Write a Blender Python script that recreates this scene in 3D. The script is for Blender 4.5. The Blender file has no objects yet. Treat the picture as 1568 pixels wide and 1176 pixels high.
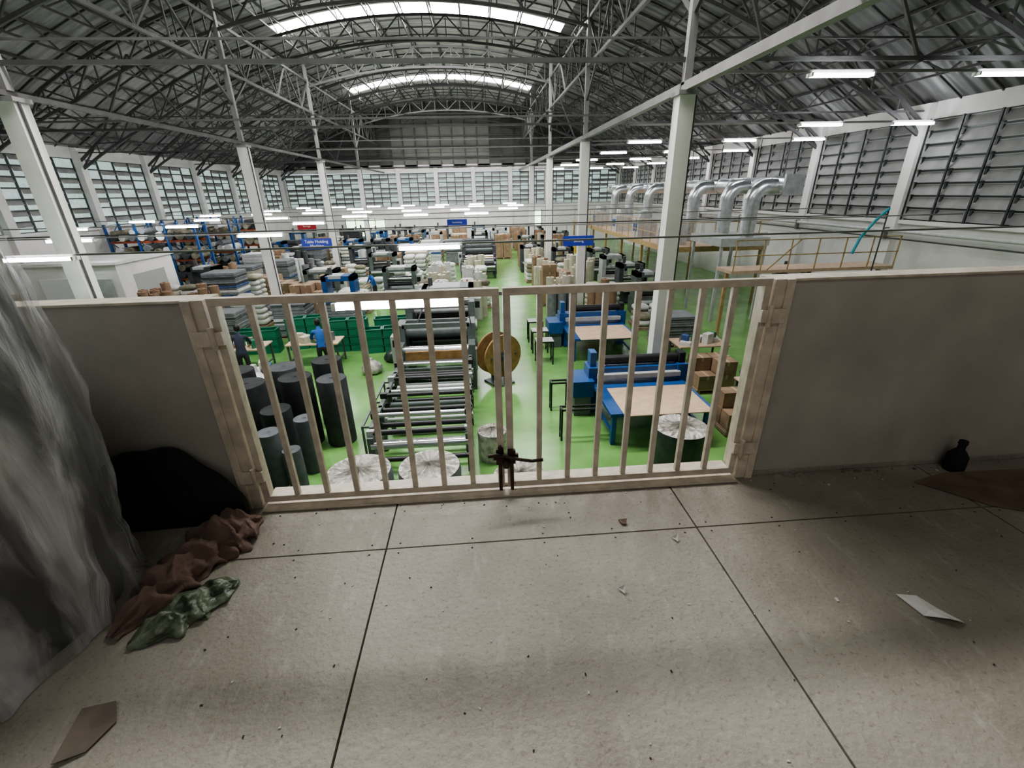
import bpy, math, random
from mathutils import Vector, Matrix, noise
random.seed(7)
C = bpy.context.scene.collection

# ---------------------------------------------------------------- materials
def mat(name, col, rough=0.6, metal=0.0, var=0.0, scale=6.0, bump=0.0, bscale=30.0, emit=None, estr=0.0, alpha=1.0, col2=None, detail=5.0, spec=0.5):
    m = bpy.data.materials.new(name); m.use_nodes = True
    nt = m.node_tree; b = nt.nodes['Principled BSDF']
    b.inputs['Roughness'].default_value = rough; b.inputs['Metallic'].default_value = metal
    b.inputs['Specular IOR Level'].default_value = spec
    c = (*col, 1)
    b.inputs['Base Color'].default_value = c
    tc = nt.nodes.new('ShaderNodeTexCoord')
    if var > 0 or col2:
        n = nt.nodes.new('ShaderNodeTexNoise'); n.inputs['Scale'].default_value = scale; n.inputs['Detail'].default_value = detail
        nt.links.new(tc.outputs['Object'], n.inputs['Vector'])
        r = nt.nodes.new('ShaderNodeValToRGB')
        r.color_ramp.elements[0].position = 0.35; r.color_ramp.elements[1].position = 0.65
        c2 = col2 if col2 else tuple(min(1, x*(1+var)) for x in col)
        c1 = col if col2 else tuple(x*(1-var) for x in col)
        r.color_ramp.elements[0].color = (*c1, 1); r.color_ramp.elements[1].color = (*c2, 1)
        nt.links.new(n.outputs['Fac'], r.inputs['Fac']); nt.links.new(r.outputs['Color'], b.inputs['Base Color'])
    if bump > 0:
        n2 = nt.nodes.new('ShaderNodeTexNoise'); n2.inputs['Scale'].default_value = bscale; n2.inputs['Detail'].default_value = 4
        nt.links.new(tc.outputs['Object'], n2.inputs['Vector'])
        bp = nt.nodes.new('ShaderNodeBump'); bp.inputs['Strength'].default_value = bump; bp.inputs['Distance'].default_value = 0.02
        nt.links.new(n2.outputs['Fac'], bp.inputs['Height']); nt.links.new(bp.outputs['Normal'], b.inputs['Normal'])
    if emit:
        b.inputs['Emission Color'].default_value = (*emit, 1); b.inputs['Emission Strength'].default_value = estr
    if alpha < 1: b.inputs['Alpha'].default_value = alpha
    return m

M = {}
M['white_wall'] = mat('white_plaster', (0.86,0.83,0.82), 0.8, var=0.05, scale=1.5, bump=0.1)
M['parapet'] = mat('parapet_paint', (0.44,0.415,0.36), 0.55, var=0.11, scale=2.5, bump=0.08, bscale=60)
M['cream'] = mat('cream_steel_paint', (0.61,0.54,0.44), 0.42, var=0.15, scale=14, bump=0.05)
M['slabdark'] = mat('dark_joint', (0.05,0.045,0.04), 0.9)
M['green_floor'] = mat('green_epoxy_floor', (0.175,0.37,0.11), 0.22, var=0.14, scale=1.2)
M['steel'] = mat('painted_grey_steel', (0.085,0.082,0.084), 0.55, var=0.15, scale=3)
M['steel_lt'] = mat('pale_grey_steel', (0.27,0.26,0.26), 0.5, var=0.1, scale=3)
M['galv'] = mat('galvanised_duct', (0.70,0.72,0.74), 0.28, metal=0.9, var=0.12, scale=7)
M['winframe'] = mat('dark_window_frame', (0.05,0.06,0.06), 0.5)
M['housing'] = mat('white_enamel', (0.85,0.86,0.86), 0.4)
M['tube'] = mat('fluorescent_tube', (1,1,1), 0.5, emit=(0.93,0.97,1.0), estr=26)
M['sky'] = mat('skylight_sheet', (0.9,0.9,0.9), 0.5, emit=(1.0,0.985,0.96), estr=21)
M['black'] = mat('black_foam', (0.022,0.024,0.026), 0.85, var=0.3, scale=5, bump=0.2)
M['dkgrey'] = mat('dark_grey_foam', (0.06,0.065,0.07), 0.85, var=0.2, scale=5)
M['grey'] = mat('grey_foam', (0.20,0.21,0.22), 0.85, var=0.15)
M['grey2'] = mat('slate_grey_foam', (0.11,0.12,0.13), 0.85, var=0.15)
M['blue'] = mat('blue_machine_paint', (0.02,0.09,0.28), 0.35, var=0.1)
M['bluesign'] = mat('blue_sign', (0.03,0.05,0.40), 0.4)
M['redsign'] = mat('red_sign', (0.5,0.03,0.04), 0.4)
M['rackbeam'] = mat('rack_beam_orange', (0.30,0.07,0.03), 0.5, var=0.2)
M['wood'] = mat('plywood', (0.62,0.45,0.32), 0.6, var=0.1, scale=5)
M['drumwood'] = mat('brown_drum_wood', (0.33,0.19,0.08), 0.6, var=0.2)
M['carton'] = mat('carton', (0.30,0.20,0.13), 0.8, var=0.2, scale=3)
M['tape'] = mat('carton_tape', (0.45,0.36,0.24), 0.4)
M['mgreen'] = mat('machine_grey_green', (0.12,0.145,0.14), 0.45, var=0.15)
M['mlight'] = mat('machine_light', (0.48,0.49,0.49), 0.4, var=0.1)
M['chrome'] = mat('steel_roller', (0.62,0.63,0.64), 0.25, metal=0.9)
M['rubber'] = mat('black_rubber_roller', (0.02,0.02,0.022), 0.4)
M['crate'] = mat('green_crate', (0.02,0.17,0.10), 0.4, var=0.1)
M['yellow'] = mat('tan_yellow_rail', (0.45,0.32,0.15), 0.5, var=0.15)
M['yellow2'] = mat('yellow_machine_paint', (0.62,0.46,0.06), 0.5, var=0.1)
M['plastic'] = mat('plastic_film_white', (0.48,0.455,0.42), 0.25, var=0.35, scale=9, bump=0.8, bscale=14)
M['sack'] = mat('woven_white_sack', (0.62,0.62,0.60), 0.7, var=0.15, scale=6, bump=0.4, bscale=12)
M['dkgreenroll'] = mat('dark_green_wrapped', (0.035,0.05,0.047), 0.3, var=0.3, scale=6, bump=0.4, bscale=12)
M['cream_roll'] = mat('cream_fabric_roll', (0.58,0.54,0.44), 0.8, var=0.1)
M['white_roll'] = mat('white_fabric_roll', (0.66,0.66,0.66), 0.8, var=0.1)
M['brown_roll'] = mat('brown_paper_roll', (0.31,0.20,0.13), 0.8, var=0.1)
M['blue_roll'] = mat('blue_fabric', (0.05,0.10,0.25), 0.8, var=0.2)
M['pallet'] = mat('pallet_wood', (0.33,0.25,0.17), 0.8, var=0.2)
M['cloth'] = mat('brown_cloth', (0.21,0.14,0.115), 0.95, var=0.2, scale=7, bump=0.25, bscale=120)
M['gbag'] = mat('green_plastic_bag', (0.05,0.075,0.04), 0.4, col2=(0.24,0.28,0.19), scale=16, bump=0.5, bscale=20)
M['scrap'] = mat('paper_scrap', (0.62,0.61,0.58), 0.8)
M['darkscrap'] = mat('dark_debris', (0.05,0.045,0.04), 0.9)
M['brownscrap'] = mat('brown_cardboard_scrap', (0.20,0.14,0.10), 0.85, var=0.2)
M['brownscrap2'] = mat('dirty_cardboard_scrap', (0.20,0.165,0.13), 0.85, var=0.25)
M['skin'] = mat('skin', (0.45,0.26,0.17), 0.55)
M['hair'] = mat('hair', (0.012,0.01,0.01), 0.5)
M['shirt'] = mat('blue_shirt', (0.03,0.12,0.42), 0.85, var=0.15)
M['shirt2'] = mat('dark_shirt', (0.03,0.035,0.06), 0.85, var=0.15)
M['pants'] = mat('dark_trousers', (0.03,0.03,0.04), 0.85)
M['shoe'] = mat('shoes', (0.05,0.05,0.05), 0.6)
M['latch'] = mat('rusty_latch', (0.07,0.045,0.035), 0.6, metal=0.5, var=0.4, scale=20)
M['teal'] = mat('teal_hose', (0.05,0.35,0.45), 0.4)
M['camo'] = mat('dusty_bundles', (0.12,0.11,0.08), 0.9, col2=(0.32,0.29,0.22), scale=3)
M['darkwrap'] = mat('dark_goods', (0.05,0.051,0.053), 0.6, var=0.4, scale=1.2)
M['slat'] = mat('louvre_slat', (0.31,0.305,0.30), 0.6, var=0.15, scale=2)
M['winL'] = mat('window_glass_day', (0.25,0.3,0.3), 0.2, emit=(0.58,0.74,0.70), estr=0.32, var=.2)
M['winR'] = mat('window_glass_dim', (0.2,0.2,0.2), 0.3, emit=(0.62,0.64,0.60), estr=0.13)
M['outdoor'] = mat('daylit_opening', (0.4,0.5,0.3), 0.5, emit=(0.75,0.95,0.65), estr=1.6)

def boardmat():
    m = mat('cement_board', (0.315,0.28,0.24), 0.6, bump=0.25, bscale=45)
    nt=m.node_tree; b=nt.nodes['Principled BSDF']; tc=nt.nodes.new('ShaderNodeTexCoord')
    def nz(s,d,st=None):
        n=nt.nodes.new('ShaderNodeTexNoise'); n.inputs['Scale'].default_value=s; n.inputs['Detail'].default_value=d
        if st:
            mp=nt.nodes.new('ShaderNodeMapping'); mp.inputs['Scale'].default_value=st; nt.links.new(tc.outputs['Object'],mp.inputs['Vector']); nt.links.new(mp.outputs['Vector'],n.inputs['Vector'])
        else: nt.links.new(tc.outputs['Object'],n.inputs['Vector'])
        return n
    a=nz(1.9,9); c=nz(9,8,(3.0,.8,1)); d=nz(60,3); e=nz(.9,6)
    def ramp(node,p0,p1,c0,c1):
        r=nt.nodes.new('ShaderNodeValToRGB'); r.color_ramp.elements[0].position=p0; r.color_ramp.elements[1].position=p1
        r.color_ramp.elements[0].color=(*c0,1); r.color_ramp.elements[1].color=(*c1,1); nt.links.new(node.outputs['Fac'],r.inputs['Fac']); return r
    r=ramp(a,.3,.7,(.325,.295,.245),(.435,.40,.34)); r2=ramp(c,.58,.75,(0,0,0),(.45,.45,.45))
    mx=nt.nodes.new('ShaderNodeMixRGB'); nt.links.new(r2.outputs['Color'],mx.inputs['Fac']); nt.links.new(r.outputs['Color'],mx.inputs['Color1']); mx.inputs['Color2'].default_value=(.54,.51,.45,1)
    r3=ramp(d,.3,.42,(.78,.76,.73),(1,1,1)); r4=ramp(e,.38,.54,(.74,.72,.70),(1,1,1))
    cur=mx
    for rr in (r3,r4):
        m2=nt.nodes.new('ShaderNodeMixRGB'); m2.blend_type='MULTIPLY'; m2.inputs['Fac'].default_value=1
        nt.links.new(cur.outputs['Color'],m2.inputs['Color1']); nt.links.new(rr.outputs['Color'],m2.inputs['Color2']); cur=m2
    nt.links.new(cur.outputs['Color'],b.inputs['Base Color'])
    return m
M['board']=boardmat()

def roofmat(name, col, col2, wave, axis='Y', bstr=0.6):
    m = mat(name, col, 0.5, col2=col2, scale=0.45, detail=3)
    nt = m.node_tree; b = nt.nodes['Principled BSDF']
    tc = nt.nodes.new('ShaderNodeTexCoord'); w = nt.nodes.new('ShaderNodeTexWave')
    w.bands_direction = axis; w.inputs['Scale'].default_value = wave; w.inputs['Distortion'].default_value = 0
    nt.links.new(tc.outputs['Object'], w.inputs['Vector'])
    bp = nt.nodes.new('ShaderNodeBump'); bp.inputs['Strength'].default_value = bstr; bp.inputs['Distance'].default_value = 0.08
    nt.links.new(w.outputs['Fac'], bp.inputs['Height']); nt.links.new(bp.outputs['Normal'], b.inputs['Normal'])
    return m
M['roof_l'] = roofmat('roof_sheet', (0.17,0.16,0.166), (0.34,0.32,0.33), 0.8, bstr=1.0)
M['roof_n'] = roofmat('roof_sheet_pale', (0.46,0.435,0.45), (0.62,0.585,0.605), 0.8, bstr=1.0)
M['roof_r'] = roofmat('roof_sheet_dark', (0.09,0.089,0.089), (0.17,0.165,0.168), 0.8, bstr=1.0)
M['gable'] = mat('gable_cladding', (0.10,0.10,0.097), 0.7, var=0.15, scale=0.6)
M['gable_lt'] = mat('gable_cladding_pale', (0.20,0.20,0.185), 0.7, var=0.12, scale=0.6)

def film():
    m = bpy.data.materials.new('clear_plastic_film'); m.use_nodes = True
    nt = m.node_tree; b = nt.nodes['Principled BSDF']
    b.inputs['Base Color'].default_value = (0.82,0.84,0.86,1); b.inputs['Roughness'].default_value = 0.13; b.inputs['Specular IOR Level'].default_value=1.0
    tc = nt.nodes.new('ShaderNodeTexCoord'); mp = nt.nodes.new('ShaderNodeMapping')
    mp.inputs['Rotation'].default_value = (math.radians(25),math.radians(-12),0); mp.inputs['Scale'].default_value = (3.2,3.2,0.55)
    nt.links.new(tc.outputs['Object'], mp.inputs['Vector'])
    n = nt.nodes.new('ShaderNodeTexNoise'); n.inputs['Scale'].default_value = 2.6; n.inputs['Detail'].default_value = 7; n.inputs['Distortion'].default_value = 0.6
    nt.links.new(mp.outputs['Vector'], n.inputs['Vector'])
    g = nt.nodes.new('ShaderNodeTexNoise'); g.inputs['Scale'].default_value=1.1; g.inputs['Detail'].default_value=2
    nt.links.new(tc.outputs['Object'], g.inputs['Vector'])
    r = nt.nodes.new('ShaderNodeMapRange'); r.inputs['From Min'].default_value = 0.44; r.inputs['From Max'].default_value = 0.70
    r.inputs['To Min'].default_value = 0.08; r.inputs['To Max'].default_value = 0.75  # alpha streaks: milky film, plus painted stand-ins for highlights on its folds
    nt.links.new(n.outputs['Fac'], r.inputs['Value'])
    r2 = nt.nodes.new('ShaderNodeMapRange'); r2.inputs['From Min'].default_value = 0.35; r2.inputs['From Max'].default_value = 0.7
    r2.inputs['To Min'].default_value = 0.02; r2.inputs['To Max'].default_value = 0.24
    nt.links.new(g.outputs['Fac'], r2.inputs['Value'])
    ad=nt.nodes.new('ShaderNodeMath'); ad.operation='ADD'; ad.use_clamp=True; nt.links.new(r.outputs['Result'],ad.inputs[0]); nt.links.new(r2.outputs['Result'],ad.inputs[1])
    nt.links.new(ad.outputs[0], b.inputs['Alpha'])
    bp = nt.nodes.new('ShaderNodeBump'); bp.inputs['Strength'].default_value = 0.9; bp.inputs['Distance'].default_value = 0.06
    nt.links.new(n.outputs['Fac'], bp.inputs['Height']); nt.links.new(bp.outputs['Normal'], b.inputs['Normal'])
    return m
M['film'] = film()

# ---------------------------------------------------------------- mesh builder
class MB:
    def __init__(s): s.v=[]; s.f=[]; s.m=[]; s.mats=[]; s.sm=[]
    def mi(s, k):
        if k not in s.mats: s.mats.append(k)
        return s.mats.index(k)
    def add(s, vs, fs, k, smooth=False):
        o=len(s.v); s.v += [tuple(x) for x in vs]; i=s.mi(k)
        for f in fs: s.f.append([a+o for a in f]); s.m.append(i); s.sm.append(smooth)
    def box(s, x0,x1,y0,y1,z0,z1,k, rot=None, c=None):
        vs=[Vector((x,y,z)) for x in (x0,x1) for y in (y0,y1) for z in (z0,z1)]
        if rot is not None:
            cc=c or Vector(((x0+x1)/2,(y0+y1)/2,(z0+z1)/2)); vs=[rot@(v-cc)+cc for v in vs]
        s.add(vs,[(0,1,3,2),(4,6,7,5),(0,4,5,1),(2,3,7,6),(0,2,6,4),(1,5,7,3)],k)
    def beam(s,p,q,w,h,k,up=(0,0,1)):
        p=Vector(p);q=Vector(q);d=(q-p)
        if d.length<1e-6: return
        d.normalize(); u=Vector(up)
        if abs(d.dot(u))>0.98: u=Vector((0,1,0))
        a=d.cross(u).normalized(); b=a.cross(d).normalized()
        vs=[pt+a*i*w/2+b*j*h/2 for pt in (p,q) for i in (-1,1) for j in (-1,1)]
        s.add(vs,[(0,1,3,2),(4,6,7,5),(0,4,5,1),(2,3,7,6),(0,2,6,4),(1,5,7,3)],k)
    def cyl(s,p,q,r,k,n=16,r2=None,capk=None,caps=True):
        p=Vector(p);q=Vector(q);d=(q-p).normalized(); r2=r if r2 is None else r2
        u=Vector((0,0,1)) if abs(d.z)<0.9 else Vector((1,0,0))
        a=d.cross(u).normalized(); b=d.cross(a)
        vs=[]
        for pt,rr in ((p,r),(q,r2)):
            for i in range(n):
                t=2*math.pi*i/n; vs.append(pt+(a*math.cos(t)+b*math.sin(t))*rr)
        s.add(vs,[(i,(i+1)%n,n+(i+1)%n,n+i) for i in range(n)],k,True)
        if caps:
            s.add(vs,[tuple(range(n-1,-1,-1)),tuple(range(n,2*n))],capk or k)
    def path(s,pts,r,k,n=12):
        pts=[Vector(p) for p in pts]; rings=[]; prev=None
        for i,p in enumerate(pts):
            d=(pts[min(i+1,len(pts)-1)]-pts[max(i-1,0)]).normalized()
            if prev is None:
                u=Vector((0,0,1)) if abs(d.z)<0.9 else Vector((1,0,0)); a=d.cross(u).normalized()
            else: a=(prev-d*prev.dot(d)).normalized()
            prev=a; b=d.cross(a)
            rings.append([p+(a*math.cos(2*math.pi*j/n)+b*math.sin(2*math.pi*j/n))*r for j in range(n)])
        vs=[v for R in rings for v in R]; fs=[]
        for i in range(len(rings)-1):
            for j in range(n): fs.append((i*n+j,i*n+(j+1)%n,(i+1)*n+(j+1)%n,(i+1)*n+j))
        s.add(vs,fs,k,True); s.add(vs,[tuple(range(n-1,-1,-1)),tuple(range((len(rings)-1)*n,len(rings)*n))],k)
    def lathe(s,c,prof,k,n=24,wob=0,seed=0):
        c=Vector(c); vs=[]
        for (r,z) in prof:
            for i in range(n):
                t=2*math.pi*i/n; rr=r
                if wob: rr=r*(1+wob*noise.noise(Vector((math.cos(t)*2.5+seed,math.sin(t)*2.5,z*2))))
                vs.append(c+Vector((math.cos(t)*rr,math.sin(t)*rr,z)))
        fs=[]
        for j in range(len(prof)-1):
            for i in range(n): fs.append((j*n+i,j*n+(i+1)%n,(j+1)*n+(i+1)%n,(j+1)*n+i))
        s.add(vs,fs,k,True)
    def done(s,name,bevel=0,loc=None,rz=0):
        me=bpy.data.meshes.new(name); me.from_pydata(s.v,[],s.f)
        for k in s.mats: me.materials.append(M[k])
        me.polygons.foreach_set('material_index',s.m); me.polygons.foreach_set('use_smooth',s.sm); me.update()
        o=bpy.data.objects.new(name,me); C.objects.link(o)
        if loc is not None: o.location=loc
        o.rotation_euler[2]=rz
        if bevel:
            b=o.modifiers.new('bevel','BEVEL'); b.width=bevel; b.segments=2; b.limit_method='ANGLE'
        return o

# ---------------------------------------------------------------- dims
XW0,XW1=-18.9,14.85; Y1=50.0; Y0=-7.0
XL,XR=-9.0,4.59; XC=-2.02
BAY=9.5; CY=[10.93+BAY*i for i in range(4)]
SILL,WT,EAVE=3.8,6.85,7.3
def zr(x,off=0): return 13-27.5+math.sqrt(27.5**2-(x-XC)**2)-off
ZM=3.5; YP=2.0; PT=4.6

b=MB(); b.box(XW0-.3,XW1+.3,Y0-.3,Y1+.3,-.2,0,'green_floor'); b.done('floor')
pil=[10.93+4.75*i for i in range(-4,9)]
pil=[p for p in pil if Y0<p<Y1-1]
def longwall(name,x,sgn):
    b=MB(); t=.25
    xa,xb=(x-t,x) if sgn<0 else (x,x+t)
    b.box(xa,xb,Y0,Y1,0,SILL,'white_wall'); b.box(xa,xb,Y0,Y1,WT,EAVE+.15,'white_wall')
    for p in pil:
        b.box(x-.25 if sgn>0 else x-t, x+t if sgn>0 else x+.25, p-.19,p+.19,0,EAVE,'white_wall')
    s=-sgn
    b.box(min(x,x+s*.14),max(x,x+s*.14),Y0,Y1,SILL-.12,SILL,'white_wall')
    return b.done(name)
longwall('wall_left',XW0,-1); longwall('wall_right',XW1,1)
b=MB(); fx=[XW0+3.75*i for i in range(10)]
b.box(XW0-.25,XW1+.25,Y1,Y1+.25,0,SILL,'white_wall'); b.box(XW0-.25,XW1+.25,Y1,Y1+.25,WT+.1,EAVE+.3,'white_wall')
for x in fx: b.box(x-.2,x+.2,Y1-.25,Y1+.25,0,EAVE,'white_wall')
b.done('wall_back')
b=MB(); b.box(XW0-.25,XW1+.25,Y0-.25,Y0,0,EAVE,'white_wall')
n=24; xs=[XW0+(XW1-XW0)*i/n for i in range(n+1)]
for i in range(n):
    b.add([(xs[i],Y0,EAVE),(xs[i+1],Y0,EAVE),(xs[i+1],Y0,zr(xs[i+1])),(xs[i],Y0,zr(xs[i]))],[(0,1,2,3)],'gable')
b.done('wall_front')
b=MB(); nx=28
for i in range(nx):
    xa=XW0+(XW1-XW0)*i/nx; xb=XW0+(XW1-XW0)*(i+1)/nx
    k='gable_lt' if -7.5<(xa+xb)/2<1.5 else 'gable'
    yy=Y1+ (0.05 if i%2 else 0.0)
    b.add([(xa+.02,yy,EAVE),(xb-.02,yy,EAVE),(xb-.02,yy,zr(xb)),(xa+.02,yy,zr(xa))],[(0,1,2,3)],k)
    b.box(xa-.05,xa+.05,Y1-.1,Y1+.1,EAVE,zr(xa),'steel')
z=EAVE+.1
while z<12.8:
    dx=math.sqrt(max(0,27.5**2-(z-13+27.5)**2)); b.box(max(XW0,XC-dx),min(XW1,XC+dx),Y1-.13,Y1-.05,z-.05,z+.05,'steel'); z+=.9
b.done('wall_back_gable')
wn=0
def window(p0,d,w,kind):
    global wn; wn+=1
    b=MB(); d=Vector(d); p0=Vector(p0); h=WT-SILL; up=Vector((0,0,1)); nrm=up.cross(d)
    rows,cols=(7,4) if kind!='R' else (8,4)
    g='winR' if kind=='R' else 'winL'
    q=p0
    b.add([q,q+d*w,q+d*w+up*h,q+up*h],[(0,1,2,3)],g)
    off=nrm*.05
    for i in range(cols+1): b.beam(q+d*w*i/cols+off,q+d*w*i/cols+off+up*h,.075,.06,'winframe',up=nrm)
    for j in range(rows+1): b.beam(q+up*h*j/rows+off,q+up*h*j/rows+off+d*w,.055,.055,'winframe')
    if kind=='R':
        for i in range(cols+1): b.beam(q+d*w*i/cols+nrm*.2,q+d*w*i/cols+nrm*.2+up*h,.05,.05,'winframe',up=nrm)
        for j in range(rows):
            z0=h*(j+.12)/rows; z1=h*(j+.88)/rows
            a=q+nrm*.02+up*z1; c=q+nrm*.16+up*z0
            b.add([a,a+d*w,c+d*w,c],[(0,1,2,3)],'slat')
    else:
        for j in range(rows):
            z0=h*(j+.5)/rows; z1=h*(j+.95)/rows
            for i in range(cols):
                if (i*7+j*3+wn)%4==0: continue
                a=q+nrm*.03+up*z1+d*(w*(i+.06)/cols); c=q+nrm*.1+up*z0+d*(w*(i+.06)/cols); ww=d*(w*.88/cols)
                b.add([a,a+ww,c+ww,c],[(0,1,2,3)],'slat')
    b.done('window_%d'%wn)
ps=[Y0-.0]+pil+[Y1]
for i in range(len(ps)-1):
    a,c=ps[i]+.19,ps[i+1]-.19
    if c-a<.5: continue
    window((XW1+.1,a,SILL),(0,1,0),c-a,'R')
    window((XW0-.1,c,SILL),(0,-1,0),c-a,'L')
for i in range(9): window((fx[i+1]-.2,Y1+.1,SILL),(-1,0,0),3.35,'F')
for i,(x,w,z0,z1) in enumerate([(-11.5,4.0,.7,2.7),(6.3,1.1,0.02,3.2)]):
    b=MB(); b.box(x-w/2,x+w/2,Y1-.06,Y1-.02,z0,z1,'outdoor')
    for k in range(int(w)+1): b.box(x-w/2+k*w/max(1,int(w))-.03,x-w/2+k*w/max(1,int(w))+.03,Y1-.12,Y1-.06,z0,z1,'winframe')
    for zz in (z0,z1): b.box(x-w/2,x+w/2,Y1-.12,Y1-.06,zz-.03,zz+.03,'winframe')
    b.done('window_%d'%(wn+1+i) if i==0 else 'door_1')

# roof
skyY=[(-4.75,-4.63),(9.3,10.7),(25.8,27.2),(39.4,40.8)]  # first strip is unseen, added behind the camera to brighten parapet and floor
ybr=sorted({Y0-.2,Y1+.2}|{v for s in skyY for v in s})
nx=36; xs=[XW0-.2]+[XW0+(XW1-XW0)*i/nx for i in range(1,nx)]+[XW1+.2]
xs=sorted(xs+[XL,XR])
b=MB()
def zc(x): return zr(min(max(x,XW0),XW1))
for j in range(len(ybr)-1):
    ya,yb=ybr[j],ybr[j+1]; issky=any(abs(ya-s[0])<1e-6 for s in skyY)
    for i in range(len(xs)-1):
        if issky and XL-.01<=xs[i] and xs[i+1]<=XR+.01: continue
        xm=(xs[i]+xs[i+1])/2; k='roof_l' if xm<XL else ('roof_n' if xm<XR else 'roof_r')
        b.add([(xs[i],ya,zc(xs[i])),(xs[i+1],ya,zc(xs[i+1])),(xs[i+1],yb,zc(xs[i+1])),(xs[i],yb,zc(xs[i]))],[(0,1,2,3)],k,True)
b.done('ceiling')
for s in skyY:
    b=MB(); pts=[XL]+[x for x in xs if XL<x<XR]+[XR]
    for i in range(len(pts)-1):
        b.add([(pts[i],s[0],zr(pts[i])),(pts[i+1],s[0],zr(pts[i+1])),(pts[i+1],s[1],zr(pts[i+1])),(pts[i],s[1],zr(pts[i]))],[(0,1,2,3)],'sky')
    b.done('skylight_strip')
def arch(y,depth=.95,n=32):
    b=MB(); P=[XW0+.15+(XW1-XW0-.3)*i/n for i in range(n+1)]
    top=[Vector((x,y,zr(x,.62))) for x in P]; bot=[Vector((x,y,zr(x,.62+depth*(min(1,.35+.65*min(i,n-i)/4))))) for i,x in enumerate(P)]
    for i in range(n):
        b.beam(top[i],top[i+1],.08,.1,'steel'); b.beam(bot[i],bot[i+1],.08,.1,'steel')
        b.beam(top[i],bot[i+1],.055,.055,'steel') if i%2 else b.beam(bot[i],top[i+1],.055,.055,'steel')
        if i: b.beam(top[i],bot[i],.045,.045,'steel')
    return b.done('roof_arch_truss')
for i in range(11):
    y=1.43+4.75*i
    if y<Y1: arch(y)
b=MB()
for x in [XW0+.9+i*1.36 for i in range(25)]:
    if x>XW1-.4: break
    zt=zr(x,.06); zb=zt-.5
    b.beam((x,Y0,zt),(x,Y1,zt),.07,.07,'steel'); b.beam((x,Y0,zb),(x,Y1,zb),.06,.06,'steel')
    y=Y0; k=0; st=.95
    while y+st<=Y1:
        b.beam((x,y,zt if k%2 else zb),(x,y+st,zb if k%2 else zt),.04,.04,'steel'); y+=st;k+=1
b.done('roof_purlins')
b=MB()
y=Y0+.4
while y<Y1:
    if not any(s[0]-.1<y<s[1]+.1 for s in skyY):
        for i in range(len(xs)-1):
            if xs[i+1]-xs[i]>.05: b.beam((xs[i],y,zc(xs[i])-.03),(xs[i+1],y,zc(xs[i+1])-.03),.04,.04,'steel')
    y+=1.1875
b.done('roof_sheet_laps')
for xx in (XL,XR):
    b=MB(); zt=zr(xx,1.3); zb=zt-1.5
    for z_ in (zt,zb): b.beam((xx,Y0+.1,z_),(xx,Y1-.3,z_),.1,.1,'steel')
    st=BAY/6; k=0; y=1.43-st*5
    while y+st<=Y1-.3:
        b.beam((xx,y,zt if k%2 else zb),(xx,y+st,zb if k%2 else zt),.06,.06,'steel'); b.beam((xx,y,zt),(xx,y,zb),.05,.05,'steel'); y+=st;k+=1
    b.done('longitudinal_truss')
b=MB(); b.box(XR-.08,XR+.08,Y0,Y1,6.88,7.05,'steel_lt'); b.done('eaves_beam')
b=MB(); b.box(XL-.05,XL+.05,Y0,Y1,6.9,7.0,'steel'); b.done('eaves_beam')
b=MB()
for y in CY:
    b.beam((XW0,y,7.45),(XW1,y,7.45),.08,.08,'steel')
    b.beam((XW0,y+.3,7.9),(XW1,y+.3,7.9),.04,.04,'steel')
    for xa,xb in ((XW0,XL),(XR,XW1)):
        n=6
        for i in range(n):
            x0=xa+(xb-xa)*i/n; x1=xa+(xb-xa)*(i+1)/n
            z0=max(7.4,zr(x0,1.2)); z1=max(7.4,zr(x1,1.2))
            if i%2: b.beam((x0,y,7.4),(x1,y,z1),.06,.06,'steel')
            else: b.beam((x0,y,z0),(x1,y,7.4),.06,.06,'steel')
for y in [c+4.75 for c in CY[:3]]+[6.18]:
    b.beam((XW0,y,7.1),(XW1,y,7.1),.05,.05,'steel')
b.done('roof_tie_beams')
for y in CY:
    for x in (XL,XR):
        b=MB(); b.box(x-.17,x+.17,y-.17,y+.17,0,6.86,'white_wall')
        b.box(x-.22,x+.22,y-.22,y+.22,6.8,6.88,'steel_lt')
        b.box(x-.08,x+.08,y-.08,y+.08,7.0,zr(x,.3),'steel_lt')
        b.beam((x,y,8.2),(x,y+1.6,zr(x,1.3)-1.5),.07,.07,'steel'); b.beam((x,y,8.2),(x,y-1.6,zr(x,1.3)-1.5),.07,.07,'steel')
        b.cyl((x+.21,y-.1,0),(x+.21,y-.1,6.8),.025,'steel',8)
        b.done('column')

# ---------------------------------------------------------------- lights
def fluor(x,y,z,L=1.22):
    b=MB(); b.box(-L/2,L/2,-.03,.03,0,.05,'housing')
    for s in (-1,1): b.cyl((-L/2+.02,s*.062,.005),(L/2-.02,s*.062,.005),.026,'tube',8)
    for s in (-1,1): b.box(s*L/2-.02,s*L/2+.02,-.09,.09,-.022,.05,'housing')
    b.done('fluorescent_light',loc=(x,y,z))
rows={4.4:[-.8],9.25:[-.95,-8.2],13.5:[-11,-6],18.9:[-15.2,-11.2,-6.5],24:[-16,-13,-9.8,-6,-3,0],30:[-16,-13,-10,-7,-4,-1,2],36.5:[-15,-12,-9,-6,-3,0,3],43:[-15,-12,-9,-6,-3,0,3]}
for y,xsl in rows.items():
    b=MB(); b.beam((XW0+.02,y,4.075),(XW1-.02,y,4.075),.035,.035,'steel_lt')
    b.done('lighting_conduit')
    for x in xsl: fluor(x,y,4.0)
for y in (16.2,27):
    b=MB(); b.cyl((XW0+.02,y,3.95),(XW1-.02,y,3.95),.02,'steel',8); b.done('service_pipe')
hi={10.5:[7.7,11.4],15:[10.7,13.7],19.6:[6.8,10.7,13.6],25:[7.1,10.4,13.5],30.5:[7,10.4,13.5],36:[7,10.4,13.5],42:[7,10.4,13.5]}
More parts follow.
